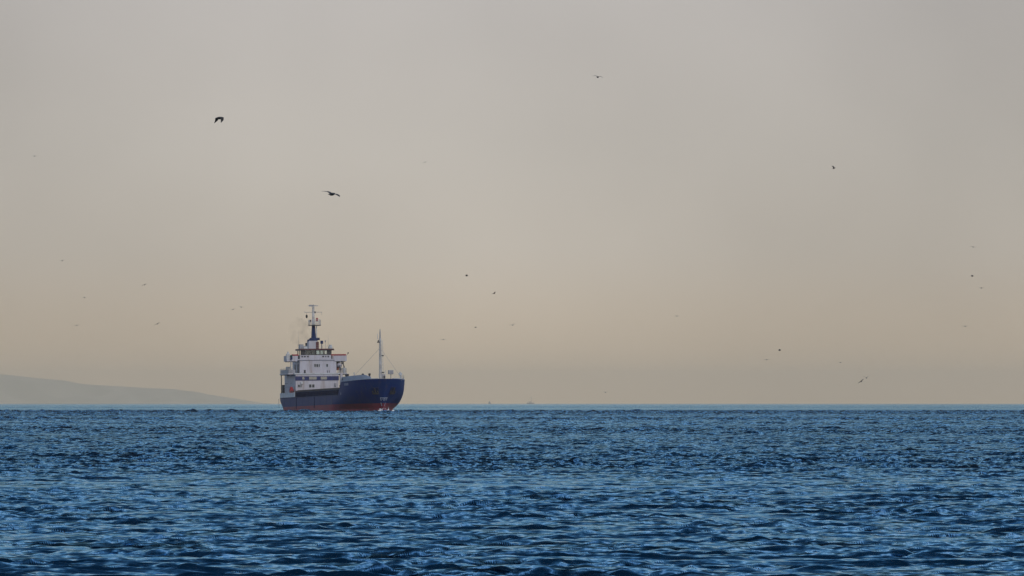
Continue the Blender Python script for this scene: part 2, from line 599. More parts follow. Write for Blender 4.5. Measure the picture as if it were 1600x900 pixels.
def hull_grid(levels):
    """levels: functions of nominal x -> z; returns lists for port and starboard joined in one ring"""
    mb = MB()
    n = len(ST)
    vs = []
    for sgn in (1, -1):
        for lv in levels:
            for v in ST:
                x0 = -13.6 + v * 79.9
                z = lv(x0)
                x = hull_x(v, z)
                vs.append((x, sgn * half_b(x, z) if v < 1 else 0.0, z))
    L = len(levels)
    fs = []
    for s in range(2):
        o = s * L * n
        for i in range(L - 1):
            for j in range(n - 1):
                a = o + i * n + j
                fs.append((a, a + 1, a + n + 1, a + n))
    for i in range(L - 1):          # transom
        a, b = i * n, L * n + i * n
        fs.append((a, b, b + n, a + n))
    mb.add(vs, fs)
    return mb
BOOT = 1.0
hull = hull_grid([(lambda x, u=u: BOOT + (hull_top(x) - BOOT) * u) for u in (0, .12, .25, .38, .5, .62, .74, .87, 1.0)]).build('hull', 'navy_paint', ship, True)
hull['label'] = 'dark blue hull with a raised bow'
boot = hull_grid([(lambda x, z=z: z) for z in (-2.2, -1.2, -.5, 0, .5, BOOT)]).build('boot_topping', 'red_paint', hull, True)
boot['label'] = 'dull red underwater paint showing above the water'
MB().ell((63.0, 0, -1.5), (3.0, 1.15, 1.45)).build('bulbous_bow', 'red_paint', hull, True)

# decks
def deck(name, x0, x1, z, m):
    xs = np.linspace(x0, x1, 24)
    vs = []
    for s in (1, -1):
        vs += [(x, s * max(.02, half_b(x, z) - .05), z) for x in xs]
    n = len(xs)
    fs = [(i, i + 1, n + i + 1, n + i) for i in range(n - 1)]
    MB().add(vs, fs).build(name, m, ship)
deck('main_deck', -13.4, 52.0, 2.88, 'deck_paint')
deck('forecastle_deck', 52.3, 65.8, 5.42, 'deck_paint')
MB().box(52.1, 52.3, -6.3, 6.3, 2.9, 5.4).build('forecastle_bulkhead', 'white_paint', ship)

def bulwark(name, xs, side, z0, z1f, m, parent, thick=.09, out=.03):
    """plating standing on the hull edge; side +1 port, -1 starboard"""
    vs, fs = [], []
    for x in xs:
        zb = z0(x)
        b = half_b(x, zb) + out
        zt = z1f(x)
        for y, z in ((b, zb), (b, zt), (b - thick, zt), (b - thick, zb)):
            vs.append((x, side * y, z))
    n = len(xs)
    for i in range(n - 1):
        for k in range(4):
            k2 = (k + 1) % 4
            fs.append((i * 4 + k, (i + 1) * 4 + k, (i + 1) * 4 + k2, i * 4 + k2))
    fs.append((0, 1, 2, 3))
    fs.append(tuple((n - 1) * 4 + k for k in (3, 2, 1, 0)))
    return MB().add(vs, fs).build(name, m, parent)
for s in (1, -1):
    b = bulwark('poop_bulwark', np.linspace(-13.6, 7.6, 26), s, hull_top, lambda x: hull_top(x) + .98 + .05 * math.sin(x), 'pale_grey', hull)
    bulwark('rubbing_strake', np.linspace(-13.5, 50, 40), s, lambda x: hull_top(x) - .16, lambda x: hull_top(x) + .02, 'navy_dark', hull, .14, .07)
    bulwark('gunwale_rail', np.linspace(53.0, 65.6, 30), s, lambda x: hull_top(x) - .02, lambda x: hull_top(x) + .12, 'marking_white', hull, .16, .05)
MB().box(-13.72, -13.6, -5.0, 5.0, 3.05, 4.02).build('stern_bulwark', 'pale_grey', hull)
fb = bulwark('forecastle_bulwark', np.concatenate([np.linspace(52.2, 64.6, 28)]), -1, lambda x: hull_top(x) + .10,
             lambda x: hull_top(x) + .22 + .72 * ss(51.6, 53.8, x) * (1 - .65 * ss(63.2, 64.6, x)), 'grey_paint', hull, .1, .02)
fb['label'] = 'pale grey bulwark along the bow rail'
# fender lines down the side (doubling plates)
for x in (9.0, 27.0):
    MB().box(x, x + .35, -HB - .06, -HB + .1, .5, 2.8).build('fender_plate', 'navy_dark', hull)

for x in np.arange(-9.0, 50.0, 6.0):
    if abs(x - 9) > 1 and abs(x - 27) > 1:
        MB().box(x, x + .05, -HB - .012, -HB + .05, 1.02, 2.78).build('plate_seam', 'navy_dark', hull)

# anchors in their pockets, either side of the stem
def hull_point(x, z, side, out=0.0):
    b = half_b(x, z)
    e = .2
    tx = half_b(x + e, z) - half_b(x - e, z)
    tz = half_b(x, z + e) - half_b(x, z - e)
    n = Vector((-tx / (2 * e), 1, -tz / (2 * e))).normalized()
    p = Vector((x, b, z)) + n * out
    up = Vector((0, 0, 1))
    right = up.cross(n).normalized()
    up2 = n.cross(right)
    M = Matrix((right, up2, n)).transposed()
    if side < 0:
        S = Matrix.Diagonal((1, -1, 1))
        p = S @ p
        M = S @ M
    return p, M
def surf_obj(mb, name, m, parent, x, z, side, out=.02):
    p, M = hull_point(x, z, side, out)
    mb.v = [tuple(p + M @ Vector(v)) for v in mb.v]
    return mb.build(name, m, parent)
for s in (1, -1):
    pk = surf_obj(MB().box(-.75, .75, -.75, .85, -.05, .10), 'anchor_pocket', 'navy_dark', hull, 64.2, 3.45, s, .0)
    a = MB().box(-.13, .13, -.5, .75, .1, .26).box(-.62, .62, -.62, -.36, .1, .30)
    a.box(-.66, -.42, -.5, .1, .1, .28).box(.42, .66, -.5, .1, .1, .28)
    surf_obj(a, 'anchor', 'anchor_steel', hull, 64.2, 3.45, s, .03)
    # white marks low on the bow: bulb sign and thruster sign
    k = MB().box(-.42, .42, .22, .38, 0, .02).box(-.42, -.26, -.38, .22, 0, .02).box(.26, .42, -.38, .22, 0, .02).box(-.12, .12, -.1, .1, 0, .02)
    surf_obj(k, 'bow_mark', 'marking_white', hull, 64.05, 1.85, s, .03)
    # blurred white name letters below the rail
    k = MB()
    for i in range(5):
        xx = -1.1 + i * .47
        k.box(xx, xx + .10, -.25, .25, 0, .015).box(xx + .22, xx + .32, -.25, .25, 0, .015)
        k.box(xx + .10, xx + .22, (-.05, .15, -.25, .15, -.05)[i], (.05, .25, -.15, .25, .05)[i], 0, .015)
    surf_obj(k, 'name_lettering', 'marking_white', hull, 56.2, 4.95, s, .02)
# pale scar of paint and wash at the stem foot
for s in (1, -1):
    k = MB().box(-.10, .10, -.2, .55, 0, .012)
    surf_obj(k, 'draught_mark', 'marking_white', hull, 63.3, .6, s, .02)

# hatch: coaming with stays, covers panel by panel
co = MB().box(1.6, 50.6, -5.0, 5.0, 2.88, 4.12)
for i in range(33):
    x = 2.0 + i * 1.5
    for s in (1, -1):
        co.box(x, x + .16, s * 5.0, s * 5.35, 2.9, 4.05)
for s in (1, -1):
    co.box(1.6, 50.6, s * 5.0, s * 5.36, 3.9, 4.06)
coam = co.build('hatch_coaming', 'navy_dark', ship)
for i in range(8):
    x0 = 1.7 + i * 6.1
    MB().box(x0, x0 + 5.95, -5.12, 5.12, 4.13, 4.34 + .02 * (i % 2)).box(x0 + .3, x0 + 5.6, -4.7, 4.7, 4.34, 4.46).build('hatch_cover', 'hatch_rust', ship)
MB().box(44.5, 46.2, -4.9, 4.9, 4.53, 4.95).box(47.0, 48.2, -4.9, 4.9, 4.53, 5.1).build('stacked_panel', 'hatch_rust', ship)
for s in (1, -1):
    MB().rail([(8.2, s * 6.3, 2.9), (50.0, s * 6.3, 2.9)], 1.0, 3, .022, 2.2).build('side_rail', 'navy_dark', ship)

# --- accommodation block, lower tier
H1 = MB().box(-11.5, 0, -4.62, 4.62, 2.88, 7.85)
house = H1.build('deckhouse', 'white_paint', ship)
bl = MB().box(-.3, .05, -4.68, 4.68, 6.52, 7.42).build('blue_band', 'blue_stripe', house)
for (y0, y1) in ((-1.75, -.12), (.75, 2.1)):
    MB().box(.05, .09, y0, y1, 6.72, 7.32).build('lounge_window', 'lounge_glass', house)
MB().box(.05, .08, -3.2, -2.75, 6.75, 7.3).build('lounge_window', 'lounge_glass', house)
def window(y0, y1, z0, z1, x, parent, fr='pale_grey', gl='cabin_glass'):
    t = .07
    f = MB().box(x, x + .05, y0 - t, y0, z0 - t, z1 + t).box(x, x + .05, y1, y1 + t, z0 - t, z1 + t)
    f.box(x, x + .05, y0, y1, z0 - t, z0).box(x, x + .05, y0, y1, z1, z1 + t)
    w = f.build('window', fr, parent)
    MB().box(x + .004, x + .025, y0, y1, z0, z1).build('pane', 'dark_steel', w)
    return w
window(-4.15, -3.75, 5.1, 5.65, 0.0, house)
window(-3.62, -3.4, 5.1, 5.6, 0.0, house)
window(-1.75, -1.25, 5.05, 5.7, 0.0, house)
window(-1.1, -.6, 5.05, 5.7, 0.0, house, gl='lounge_glass')
MB().box(0.0, .25, -3.55, -3.15, 5.75, 6.25).build('floodlight', 'pale_grey', house)
MB().box(0.0, .3, 3.75, 4.1, 5.3, 5.95).build('floodlight', 'mast_grey', house)
# starboard and port side details: doors, portholes, stores
for s in (1, -1):
    yy = s * 4.62
    for x in (-2.2, -6.5):
        MB().box(x - .42, x + .42, yy, yy + s * .06, 3.0, 4.95).build('side_door', 'grey_paint', house)
    for x in (-4.2, -8.3, -10):
        MB().lathe((x, yy, 6.0), [(.26, 0), (.26, .05)]).build('porthole', 'dark_steel', house)
    # side plating of the promenade
    MB().box(-11.3, -.5, s * 4.64, s * 4.74, 5.2, 5.35).build('cornice', 'grey_paint', house)
# ladder, liferaft canister and life ring on the starboard side
lr = MB()
for x in (-10.8, -10.3):
    lr.tube([(x, -5.5, 2.9), (x, -5.5, 8.0)], .05, 6)
for k in range(16):
    lr.tube([(-10.8, -5.5, 3.1 + k * .31), (-10.3, -5.5, 3.1 + k * .31)], .03, 5)
lr.build('deck_ladder', 'dark_steel', ship)
MB().box(-13.5, -12.2, -4.8, -3.9, 2.9, 5.8).build('stern_locker', 'dark_steel', ship)
tag(MB().box(-1.2, -.4, -5.75, -5.0, 3.9, 4.75).lathe((-.8, -5.4, 4.75), [(.35, 0), (.3, .35), (.1, .5)]).build('fire_locker', 'red_cloth', ship), 'red locker beside the white deckhouse')
MB().box(2.0, 2.4, -6.2, -5.5, 3.0, 4.4).build('valve_post', 'maroon', ship)

# boat deck platform
bd = MB().box(-9.5, -.6, -6.1, 6.6, 7.86, 8.08).build('boat_deck', 'white_paint', ship)
MB().box(-.6, .12, -4.9, 4.9, 7.84, 8.12).build('boat_deck_lip', 'pale_grey', bd)
for s in (1, -1):
    MB().box(-9.4, -.7, s * 4.7, s * (6.45 if s > 0 else 5.95), 7.74, 7.86).build('deck_under_shade', 'dark_steel', bd)  # dark slab standing in for the shade beneath the deck overhang
for s in (1, -1):
    ye = 6.5 if s > 0 else 6.0
    MB().rail([(-.65, s * 4.9, 8.08), (-.65, s * ye, 8.08), (-9.4, s * ye, 8.08)], 1.0, 4, .035, 1.2).build('boat_deck_rail', 'mast_grey', bd)
MB().box(-.72, -.66, -6.0, -4.55, 8.1, 8.85).box(-8.5, -.7, -6.08, -6.03, 8.1, 8.8).build('canvas_dodger', 'mast_grey', bd)
MB().box(-4.0, -3.0, -5.9, -5.1, 8.08, 9.5).build('raft_canister', 'pale_grey', bd)
for y in (-5.35, 5.35):
    MB().tube([(-1.4, y, 8.08), (-1.4, y, 10.55)], .13, 8).build('wing_pillar', 'mast_white', bd)
MB().box(-.02, .25, -2.85, -2.5, 8.12, 8.75).build('deck_lamp', 'dark_steel', bd)
for y in (2.25, 2.65):
    MB().tube([(-.1, y, 8.12), (-.1, y, 8.65)], .07, 6).build('deck_bollard', 'dark_steel', bd)

# upper tier
house2 = MB().box(-8.8, -1.2, -3.95, 3.95, 8.08, 10.85).build('upper_deckhouse', 'white_paint', ship)
for (y0, y1) in ((-.85, -.52), (-.40, -.02), (.10, .34)):
    window(y0, y1, 9.42, 10.0, -1.2, house2)
window(1.75, 2.12, 9.42, 10.0, -1.2, house2)
for x in (-3.0, -6.0):
    MB().box(x - .4, x + .4, -4.01, -3.95, 8.1, 10.0).build('side_door', 'dark_steel', house2)

house2.location = (0, .5, 0)

# bridge deck, wings and wheelhouse
bridge = MB().box(-6.8, -1.0, -4.1, 4.1, 10.86, 11.05).build('bridge_deck', 'white_paint', ship)
for s in (1, -1):
    we = 6.65 if s > 0 else 6.28
    w = MB().box(-4.2, -1.05, s * 4.05, s * we, 10.6, 10.75)
    w.box(-1.17, -1.05, s * 3.9, s * we, 10.75, 11.78)
    w.box(-4.2, -4.1, s * 4.05, s * we, 10.75, 11.78)
    w.box(-4.1, -1.17, s * (we - .1), s * we, 10.75, 11.78)
    wing = w.build('bridge_wing', 'white_paint', bridge)
    y0, y1 = (5.25, 3.75) if s < 0 else (6.5, 3.3)
    MB().box(-1.2, -1.02, s * y0, s * y1, 11.78, 12.08).build('red_rail', 'red_stripe', wing)
    MB().box(-4.1, -1.3, s * 4.2, s * (we - .25), 10.48, 10.6).build('wing_girder', 'dark_steel', wing)
wing_s = MB().box(-1.6, -1.0, -6.34, -5.6, 11.05, 12.25).tube([(-1.3, -5.95, 12.2), (-1.3, -5.95, 12.65)], .16, 8).build('wing_shelter', 'pale_grey', bridge)
sl = MB().box(-1.0, -.68, -5.52, -5.15, 11.0, 11.95).build('sidelight_box', 'navy_dark', bridge)
MB().ell((-.70, -5.33, 11.72), (.16, .16, .2)).build('sidelight', 'green_lens', sl)
MB().tube([(-1.2, 6.6, 11.8), (-1.2, 6.95, 12.2)], .04, 6).ell((-1.2, 7.0, 12.3), (.14, .14, .16)).build('wing_lamp', 'dark_steel', bridge)
# front bulwark below the wheelhouse windows
fr = MB().box(-1.17, -1.0, -3.45, 3.3, 11.05, 11.9).build('bridge_front', 'white_paint', bridge)
for (y0, y1) in ((-3.15, -2.8), (-2.6, -2.2), (-1.95, -1.55), (1.35, 1.75), (2.0, 2.25), (2.5, 2.8)):
    MB().box(-1.0, -.965, y0, y1, 11.45, 11.75).build('scuttle', 'dark_steel', fr)

wh = MB()
WX0, WX1, WY, WS = -5.6, -1.5, 3.65, -3.05
wh.box(WX0, WX1, WS, WY, 11.05, 11.3)                     # sill below the panes
wh.box(WX1 - .12, WX1, WS, WY, 11.3, 11.95).box(WX0, WX0 + .12, WS, WY, 11.3, 11.95)
wh.box(WX0, WX1, WS, WS + .12, 11.3, 11.95).box(WX0, WX1, WY - .12, WY, 11.3, 11.95)
for y in (WS + .12, -2.25, -.95, 0, .95, 1.9, 2.55, WY - .24):
    for x in (WX1 - .12, WX0):
        wh.box(x, x + .12, y - .08, y + .08, 11.95, 12.9)
wh.box(WX1 - .15, WX1 - .01, WS, -2.2, 11.95, 12.9)
wh.box(WX1 - .15, WX1 - .01, 2.6, 3.3, 11.95, 12.9)
for y in (WS, WY - .12):
    for x in (WX0 + .1, -3.6):
        wh.box(x, x + .14, y, y + .12, 11.95, 12.9)
wheel = wh.build('wheelhouse', 'dark_steel', ship)
for (y0, y1) in ((-2.17, -1.05), (-.85, -.1), (.1, .85), (1.03, 1.8), (2.0, 2.48)):
    MB().box(WX1 - .07, WX1 - .05, y0, y1, 11.95, 12.9).build('wheelhouse_pane', 'wheelhouse_glass', wheel)
    MB().box(WX0 + .05, WX0 + .07, y0, y1, 11.95, 12.9).build('wheelhouse_pane', 'wheelhouse_glass', wheel)
MB().box(-4.8, -4.0, -1.25, .62, 11.3, 12.9).box(-3.2, -2.2, -.9, 2.6, 11.3, 12.15).build('chart_console', 'interior', wheel)
roof = MB().box(WX0 - .4, WX1 + .35, -3.40, 4.0, 12.92, 13.05).build('wheelhouse_roof', 'dark_steel', ship)
MB().box(WX1 + .2, WX1 + .38, -3.33, 3.93, 13.03, 13.26).box(WX0 - .38, WX1 + .2, -3.38, -3.27, 13.03, 13.26).box(WX0 - .38, WX1 + .2, 3.87, 3.98, 13.03, 13.26).build('roof_fascia', 'maroon', roof)
# on the roof
MB().box(-2.9, -1.8, -3.3, -2.5, 13.05, 14.2).build('roof_locker', 'mast_grey', roof)
MB().box(-3.2, -2.0, -2.45, -1.5, 13.05, 13.75, .1).build('roof_hatch', 'pale_grey', roof)
MB().box(-2.6, -1.9, 3.05, 3.75, 13.05, 13.7).tube([(-2.2, 3.4, 13.7), (-2.2, 3.4, 14.1)], .3, 8).build('searchlight', 'pale_grey', roof)
MB().tube([(-2.0, 1.5, 13.05), (-2.0, 1.5, 14.4)], .09, 6).box(-2.25, -1.8, 1.25, 1.75, 14.3, 14.95).build('magnetic_compass', 'navy_dark', roof)
MB().tube([(-2.4, 2.35, 13.05), (-2.4, 2.35, 14.7)], .03, 5).ell((-2.4, 2.35, 14.85), (.12, .12, .25)).build('roof_antenna', 'mast_grey', roof)
for (x, y, h) in ((-4.5, -3.0, 17.0), (-4.8, 3.5, 16.2), (-3.5, .9, 16.0)):
    MB().tube([(x, y, 13.0), (x, y, h)], [.03, .012], 5).build('whip_antenna', 'mast_grey', roof)
rl = MB().rail([(-1.4, -3.25, 13.05), (-1.4, 3.85, 13.05)], .8, 2, .018, 1.3)
rl.build('roof_rail', 'pale_grey', roof)

# funnel and main mast
fun = MB().box(-4.6, -2.6, -1.55, .35, 13.05, 14.95, .05).build('mast_house', 'white_paint', ship)
MB().box(-2.62, -2.5, .02, .62, 13.1, 14.75).build('mast_house_door', 'maroon', fun)
mm = MB().box(-4.4, -2.8, -1.5, .3, 14.95, 15.75, .12).box(-4.2, -3.0, -1.25, .3, 15.75, 16.0, .1)
mm.box(-4.0, -2.9, .25, .75, 15.5, 16.0).box(-4.0, -2.9, -1.7, -1.4, 15.2, 15.6)
def quad_mast(mb, x, y, z0, z1, a0, a1):
    vs = []
    for z, a in ((z0, a0), (z1, a1)):
        vs += [(x - a, y - a, z), (x + a, y - a, z), (x + a, y + a, z), (x - a, y + a, z)]
    mb.add(vs, [(3, 2, 1, 0), (4, 5, 6, 7), (0, 1, 5, 4), (1, 2, 6, 5), (2, 3, 7, 6), (3, 0, 4, 7)])
quad_mast(mm, -3.5, -.45, 15.9, 18.6, .44, .29)
mast = mm.build('main_mast', 'navy_dark', ship)
MB().box(-3.3, -3.1, .05, .2, 15.9, 18.5).build('cable_trunk', 'pale_grey', mast)
MB().box(-4.2, -2.5, -1.45, .95, 18.55, 18.75).build('crosstree_platform', 'dark_steel', mast)
MB().rail([(-2.55, -1.4, 18.75), (-2.55, .9, 18.75), (-4.15, .9, 18.75), (-4.15, -1.4, 18.75), (-2.55, -1.4, 18.75)], 1.05, 3, .035, .6).build('platform_rail', 'pale_grey', mast)
t = MB()
quad_mast(t, -3.5, -.45, 18.7, 22.8, .24, .19)
t.build('topmast', 'mast_white', mast)
MB().tube([(-3.5, -2.35, 21.4), (-3.5, 1.4, 21.45)], .05, 6).tube([(-3.5, 1.35, 21.4), (-3.5, 1.35, 20.9)], .035, 5).tube([(-3.5, -2.3, 21.4), (-3.5, -2.3, 21.75)], .03, 5).build('signal_yard', 'mast_grey', mast)
MB().box(-3.55, -3.3, -1.5, .55, 22.72, 22.86).box(-3.6, -3.25, -1.3, -.8, 22.65, 23.0).box(-3.6, -3.3, -.62, -.28, 22.8, 23.0).build('radar_scanner', 'mast_grey', mast)
MB().box(-3.1, -2.9, .05, .4, 19.5, 20.2).build('signal_lantern', 'red_cloth', mast)
MB().box(-3.1, -2.9, -1.35, -1.05, 19.3, 19.8).build('signal_lantern', 'maroon', mast)
MB().lathe((-3.3, -.12, 21.2), [(.13, 0), (.13, .4)]).build('mast_lamp', 'dark_steel', mast)
MB().tube([(-3.5, -1.9, 21.35), (-3.5, -1.9, 20.9)], .015, 4).ell((-3.5, -1.9, 20.55), (.22, .22, .4)).build('signal_flag', 'black_cloth', mast)
mast.location = (0, .5, -.4)
fun.location = (0, .35, 0)
# exhaust pipes aft of the mast house
fn = MB().box(-9.0, -6.5, -1.4, 1.4, 10.86, 13.9, .15).build('funnel', 'navy_paint', ship)
for y in (-.6, .6):
    MB().tube([(-7.8, y, 13.7), (-7.9, y, 14.6)], .22, 10).build('exhaust_pipe', 'dark_steel', fn)

# foremast on the forecastle
FX, FY = 62.0, -.2
f = MB().tube([(FX, FY, 5.42), (FX, FY, 6.6), (FX, FY, 14.1)], [.36, .28, .22], 10)
fm = f.build('foremast', 'mast_white', ship)
MB().tube([(FX, FY, 14.0), (FX, FY, 15.5), (FX, FY, 16.0)], [.15, .12, .05], 8).build('mast_pole', 'mast_grey', fm)
ld = MB()
for dy in (-.16, .16):
    ld.tube([(FX + .42, FY + .35 + dy, 5.5), (FX + .36, FY + .28 + dy, 13.8)], .035, 5)
for k in range(26):
    ld.tube([(FX + .41, FY + .18, 5.8 + k * .31), (FX + .41, FY + .5, 5.8 + k * .31)], .02, 4)
ld.build('mast_ladder', 'pale_grey', fm)
MB().box(FX - .1, FX + .4, FY - .62, FY - .18, 13.2, 13.45).tube([(FX + .2, FY - .42, 13.45), (FX + .2, FY - .42, 13.75)], .11, 8).build('masthead_light', 'dark_steel', fm)
MB().box(FX, FX + .45, FY + .2, FY + .62, 10.5, 10.72).build('mast_bracket', 'dark_steel', fm)
MB().box(FX, FX + .45, FY + .2, FY + .7, 7.1, 7.3).build('mast_bracket', 'dark_steel', fm)
MB().tube([(FX + .1, FY - .2, 14.0), (FX + .1, FY - .55, 14.0), (FX + .1, FY - .55, 15.0)], .05, 5).build('spar', 'pale_grey', fm)
for (x, y, z) in ((53.8, -4.6, 5.9), (62.0, 4.1, 6.1)):
    MB().tube([(FX, FY, 12.2), (x, y, z)], .02, 5).build('stay_wire', 'mast_grey', fm)
# forecastle gear
MB().box(60.6, 61.5, -.2, .9, 5.42, 6.9).build('windlass_house', 'white_paint', ship)
MB().box(61.5, 61.56, .35, .95, 6.05, 6.55).build('windlass_hatch', 'dark_steel', ship)
sp = MB().tube([(62.0, 1.95, 5.42), (62.0, 1.95, 6.9)], .08, 6).box(61.7, 62.4, 1.45, 2.4, 6.85, 7.65)
sp.build('deck_light', 'mast_grey', ship)
MB().tube([(62.6, 3.9, 5.5), (62.6, 3.75, 7.3)], [.2, .12], 6).box(62.4, 62.8, 3.5, 4.1, 6.6, 7.1).build('rail_post', 'pale_grey', ship)
MB().tube([(54.2, -3.9, 5.42), (54.2, -3.9, 7.4)], [.12, .09], 6).build('stay_post', 'pale_grey', ship)
for (x, y) in ((53.4, -5.4), (56.4, -2.6), (59.5, -1.9), (53.2, -5.0)):
    MB().lathe((x, y, 5.42), [(.17, 0), (.17, 1.3), (.24, 1.3), (.24, 1.62), (.05, 1.7)]).build('deck_bollard', 'dark_steel', ship)
# fairlead openings in the bulwark
for x in (53.9,):
    MB().box(x - .3, x + .3, -half_b(x, 5.6) - .06, -half_b(x, 5.6) - .02, 5.75, 6.2).build('fairlead', 'dark_steel', ship)
rl = MB()
pts = [(x, half_b(x, 5.7) - .15, hull_top(x) + .05) for x in np.linspace(53.5, 65.0, 10)]
rl.rail(pts, .95, 2, .016, 1.6)
rl.build('bow_rail', 'pale_grey', ship)
MB().tube([(65.6, 0, 5.9), (65.6, 0, 7.6)], .04, 5).build('jackstaff', 'pale_grey', ship)
# port side boarding ladder / boat fall tower next to the house
MB().box(-.6, .1, 5.0, 5.5, 3.0, 8.0).build('port_stair', 'white_paint', ship)

# faint exhaust smoke drifting aft of the mast
smk = MB().ell((-7.6, -2.2, 17.0), (2.6, 2.4, 3.2), 20, 12).build('exhaust_smoke', 'foam', None, True)
smk.location, smk.rotation_euler = SHIP_LOC, SHIP_ROT
sm = bpy.data.materials.new('smoke_air')
sm.use_nodes = True
t = sm.node_tree
for n in list(t.nodes):
    t.nodes.remove(n)
so = t.nodes.new('ShaderNodeOutputMaterial')
sv = t.nodes.new('ShaderNodeVolumePrincipled')
sv.inputs['Color'].default_value = (.08, .08, .085, 1)
tc = t.nodes.new('ShaderNodeTexCoord')
sn = t.nodes.new('ShaderNodeTexNoise')
sn.inputs['Scale'].default_value = .55
sn.inputs['Detail'].default_value = 3
sr = t.nodes.new('ShaderNodeMapRange')
sr.inputs['From Min'].default_value = .48
sr.inputs['From Max'].default_value = .75
sr.inputs['To Max'].default_value = .12
t.links.new(tc.outputs['Object'], sn.inputs['Vector'])
t.links.new(sn.outputs['Fac'], sr.inputs['Value'])
t.links.new(sr.outputs['Result'], sv.inputs['Density'])
t.links.new(sv.outputs[0], so.inputs['Volume'])
smk.data.materials.clear()
smk.data.materials.append(sm)
tag(smk, 'thin grey exhaust smoke drifting left of the ship mast', 'smoke', kind='stuff')

# --- lifeboat on the port side of the boat deck, and its davit
lb = empty('lifeboat', SHIP_LOC, SHIP_ROT)
tag(lb, 'white lifeboat hanging beside the ship\'s deckhouse below the bridge wing', 'lifeboat')
vs, fs = [], []
nx, nk = 13, 12
for i in range(nx):
    u = i / (nx - 1) * 2 - 1
    r = math.sqrt(max(0, 1 - abs(u) ** 2.6)) + .02
    for k in range(nk):
        t = 2 * math.pi * k / nk
        vs.append((-3.4 + u * 2.4, 5.22 + .72 * r * math.cos(t), 9.75 + (.72 if math.sin(t) > 0 else .62) * r * math.sin(t)))
for i in range(nx - 1):
    for k in range(nk):
        k2 = (k + 1) % nk
        fs.append((i * nk + k, i * nk + k2, (i + 1) * nk + k2, (i + 1) * nk + k))
fs += [tuple(range(nk)), tuple((nx - 1) * nk + k for k in reversed(range(nk)))]
MB().add(vs, fs).build('lifeboat_hull', 'white_paint', lb, True)
MB().box(-4.6, -1.7, 4.8, 5.65, 8.75, 9.25, .08).build('keel_cradle', 'orange_paint', lb)
MB().box(-1.6, -.95, 5.1, 5.45, 8.7, 9.3).build('cradle_block', 'dark_steel', lb)
MB().lathe((-3.8, 5.22, 10.3), [(.34, 0), (.3, .3), (.1, .42)]).build('conning_hatch', 'white_paint', lb, True)
for x in (-5.2, -1.6):
    MB().tube([(x, 6.15, 8.08), (x, 6.2, 9.4), (x, 5.95, 10.25), (x, 5.4, 10.5)], [.14, .13, .11, .09], 8).box(x - .2, x + .2, 5.7, 6.1, 9.95, 10.4).build('davit', 'dark_steel', bd)
MB().box(-1.9, -1.2, 5.95, 6.45, 8.1, 9.2).build('davit_winch', 'pale_grey', bd)

# --- foam where the hull cuts the water
def wl_world(x, side, out=0.0):
    zl = -math.tan(TRIM) * x
    p = Vector((x, side * (half_b(min(x, 63.35), max(0, .01)) + out), zl))
    M = Euler(SHIP_ROT).to_matrix()
    return Vector(SHIP_LOC) + M @ p
g = np.random.default_rng(21)
vs, fs = [], []
def foam_lump(p, rx, ry, rz):
    o = len(vs)
    n = 7
    for j, (rr_, zz) in enumerate(((1.0, -.25), (.8, .35), (.42, .8), (.0, 1.0))):
        for k in range(n):
            a = 2 * math.pi * k / n
            q = 1 + .35 * g.normal()
            vs.append((p.x + rx * rr_ * q * math.cos(a), p.y + ry * rr_ * q * math.sin(a), p.z + rz * zz * (1 + .3 * g.normal())))
    for j in range(3):
        for k in range(n):
            k2 = (k + 1) % n
            fs.append((o + j * n + k, o + j * n + k2, o + (j + 1) * n + k2, o + (j + 1) * n + k))
for x in np.linspace(-11, 64, 210):
    for s in (-1, 1):
        bow = ss(48, 63, x)
        if g.random() > .42 + .3 * bow:
            continue
        p = wl_world(x, s, .15 + abs(g.normal()) * (.25 + .5 * bow))
        p.z = sea_z(p.x, p.y) + .02
        e = math.exp(-((x - 63) / 3.0) ** 2)
        foam_lump(p, .35 + .5 * g.random(), .35 + .5 * g.random(), .06 + .12 * g.random() + .25 * e * g.random())
for k in range(14):
    p = wl_world(63.6, 1, 0) + Vector((g.normal() * .5, g.normal() * .5, 0))
    p.z = sea_z(p.x, p.y) + .05
    foam_lump(p, .22, .22, .25 + .5 * g.random())
for k in range(60):
    p = wl_world(-11 - 4 * g.random(), -1, -1.5 + 2.5 * g.random())
    p.z = sea_z(p.x, p.y) + .02
    foam_lump(p, .6, .6, .15 + .2 * g.random())
m = MB().add(vs, fs)
tag(m.build('bow_foam', 'foam', None, True), 'white foam splashing along the ship\'s waterline', 'foam', kind='stuff')

# ------------------------------------------------------------------ far boats near the horizon
p = at(829, 627, 6300)
sb = empty('sailboat', (p.x, p.y, sea_z(p.x, p.y)), (0, 0, rad(12)))
tag(sb, 'faint far sailboat with bare mast on the hazy horizon', 'sailboat')
vs, fs = [], []
n = 11
for i in range(n):
    u = i / (n - 1) * 2 - 1
    b = 1.25 * (1 - abs(u) ** 2.4) + .03
    sh = .9 + .25 * u * u
    x = u * 3.8
    vs += [(x, -b, sh), (x, -b * .6, -.2), (x, b * .6, -.2), (x, b, sh)]
for i in range(n - 1):
    for k in range(4):
        k2 = (k + 1) % 4
        fs.append((i * 4 + k, (i + 1) * 4 + k, (i + 1) * 4 + k2, i * 4 + k2))
fs += [(0, 1, 2, 3), tuple((n - 1) * 4 + k for k in (3, 2, 1, 0))]
MB().add(vs, fs).build('hull', 'boat_hull', sb)
MB().box(-1.4, 1.2, -.6, .6, .95, 1.4, .1).build('cabin', 'boat_hull', sb)
MB().tube([(.6, 0, 1.0), (.6, 0, 7.2)], [.16, .10], 6).build('mast', 'boat_hull', sb)
MB().tube([(.6, 0, 1.9), (-2.6, 0, 1.8)], .18, 6).build('boom', 'sail_cloth', sb)
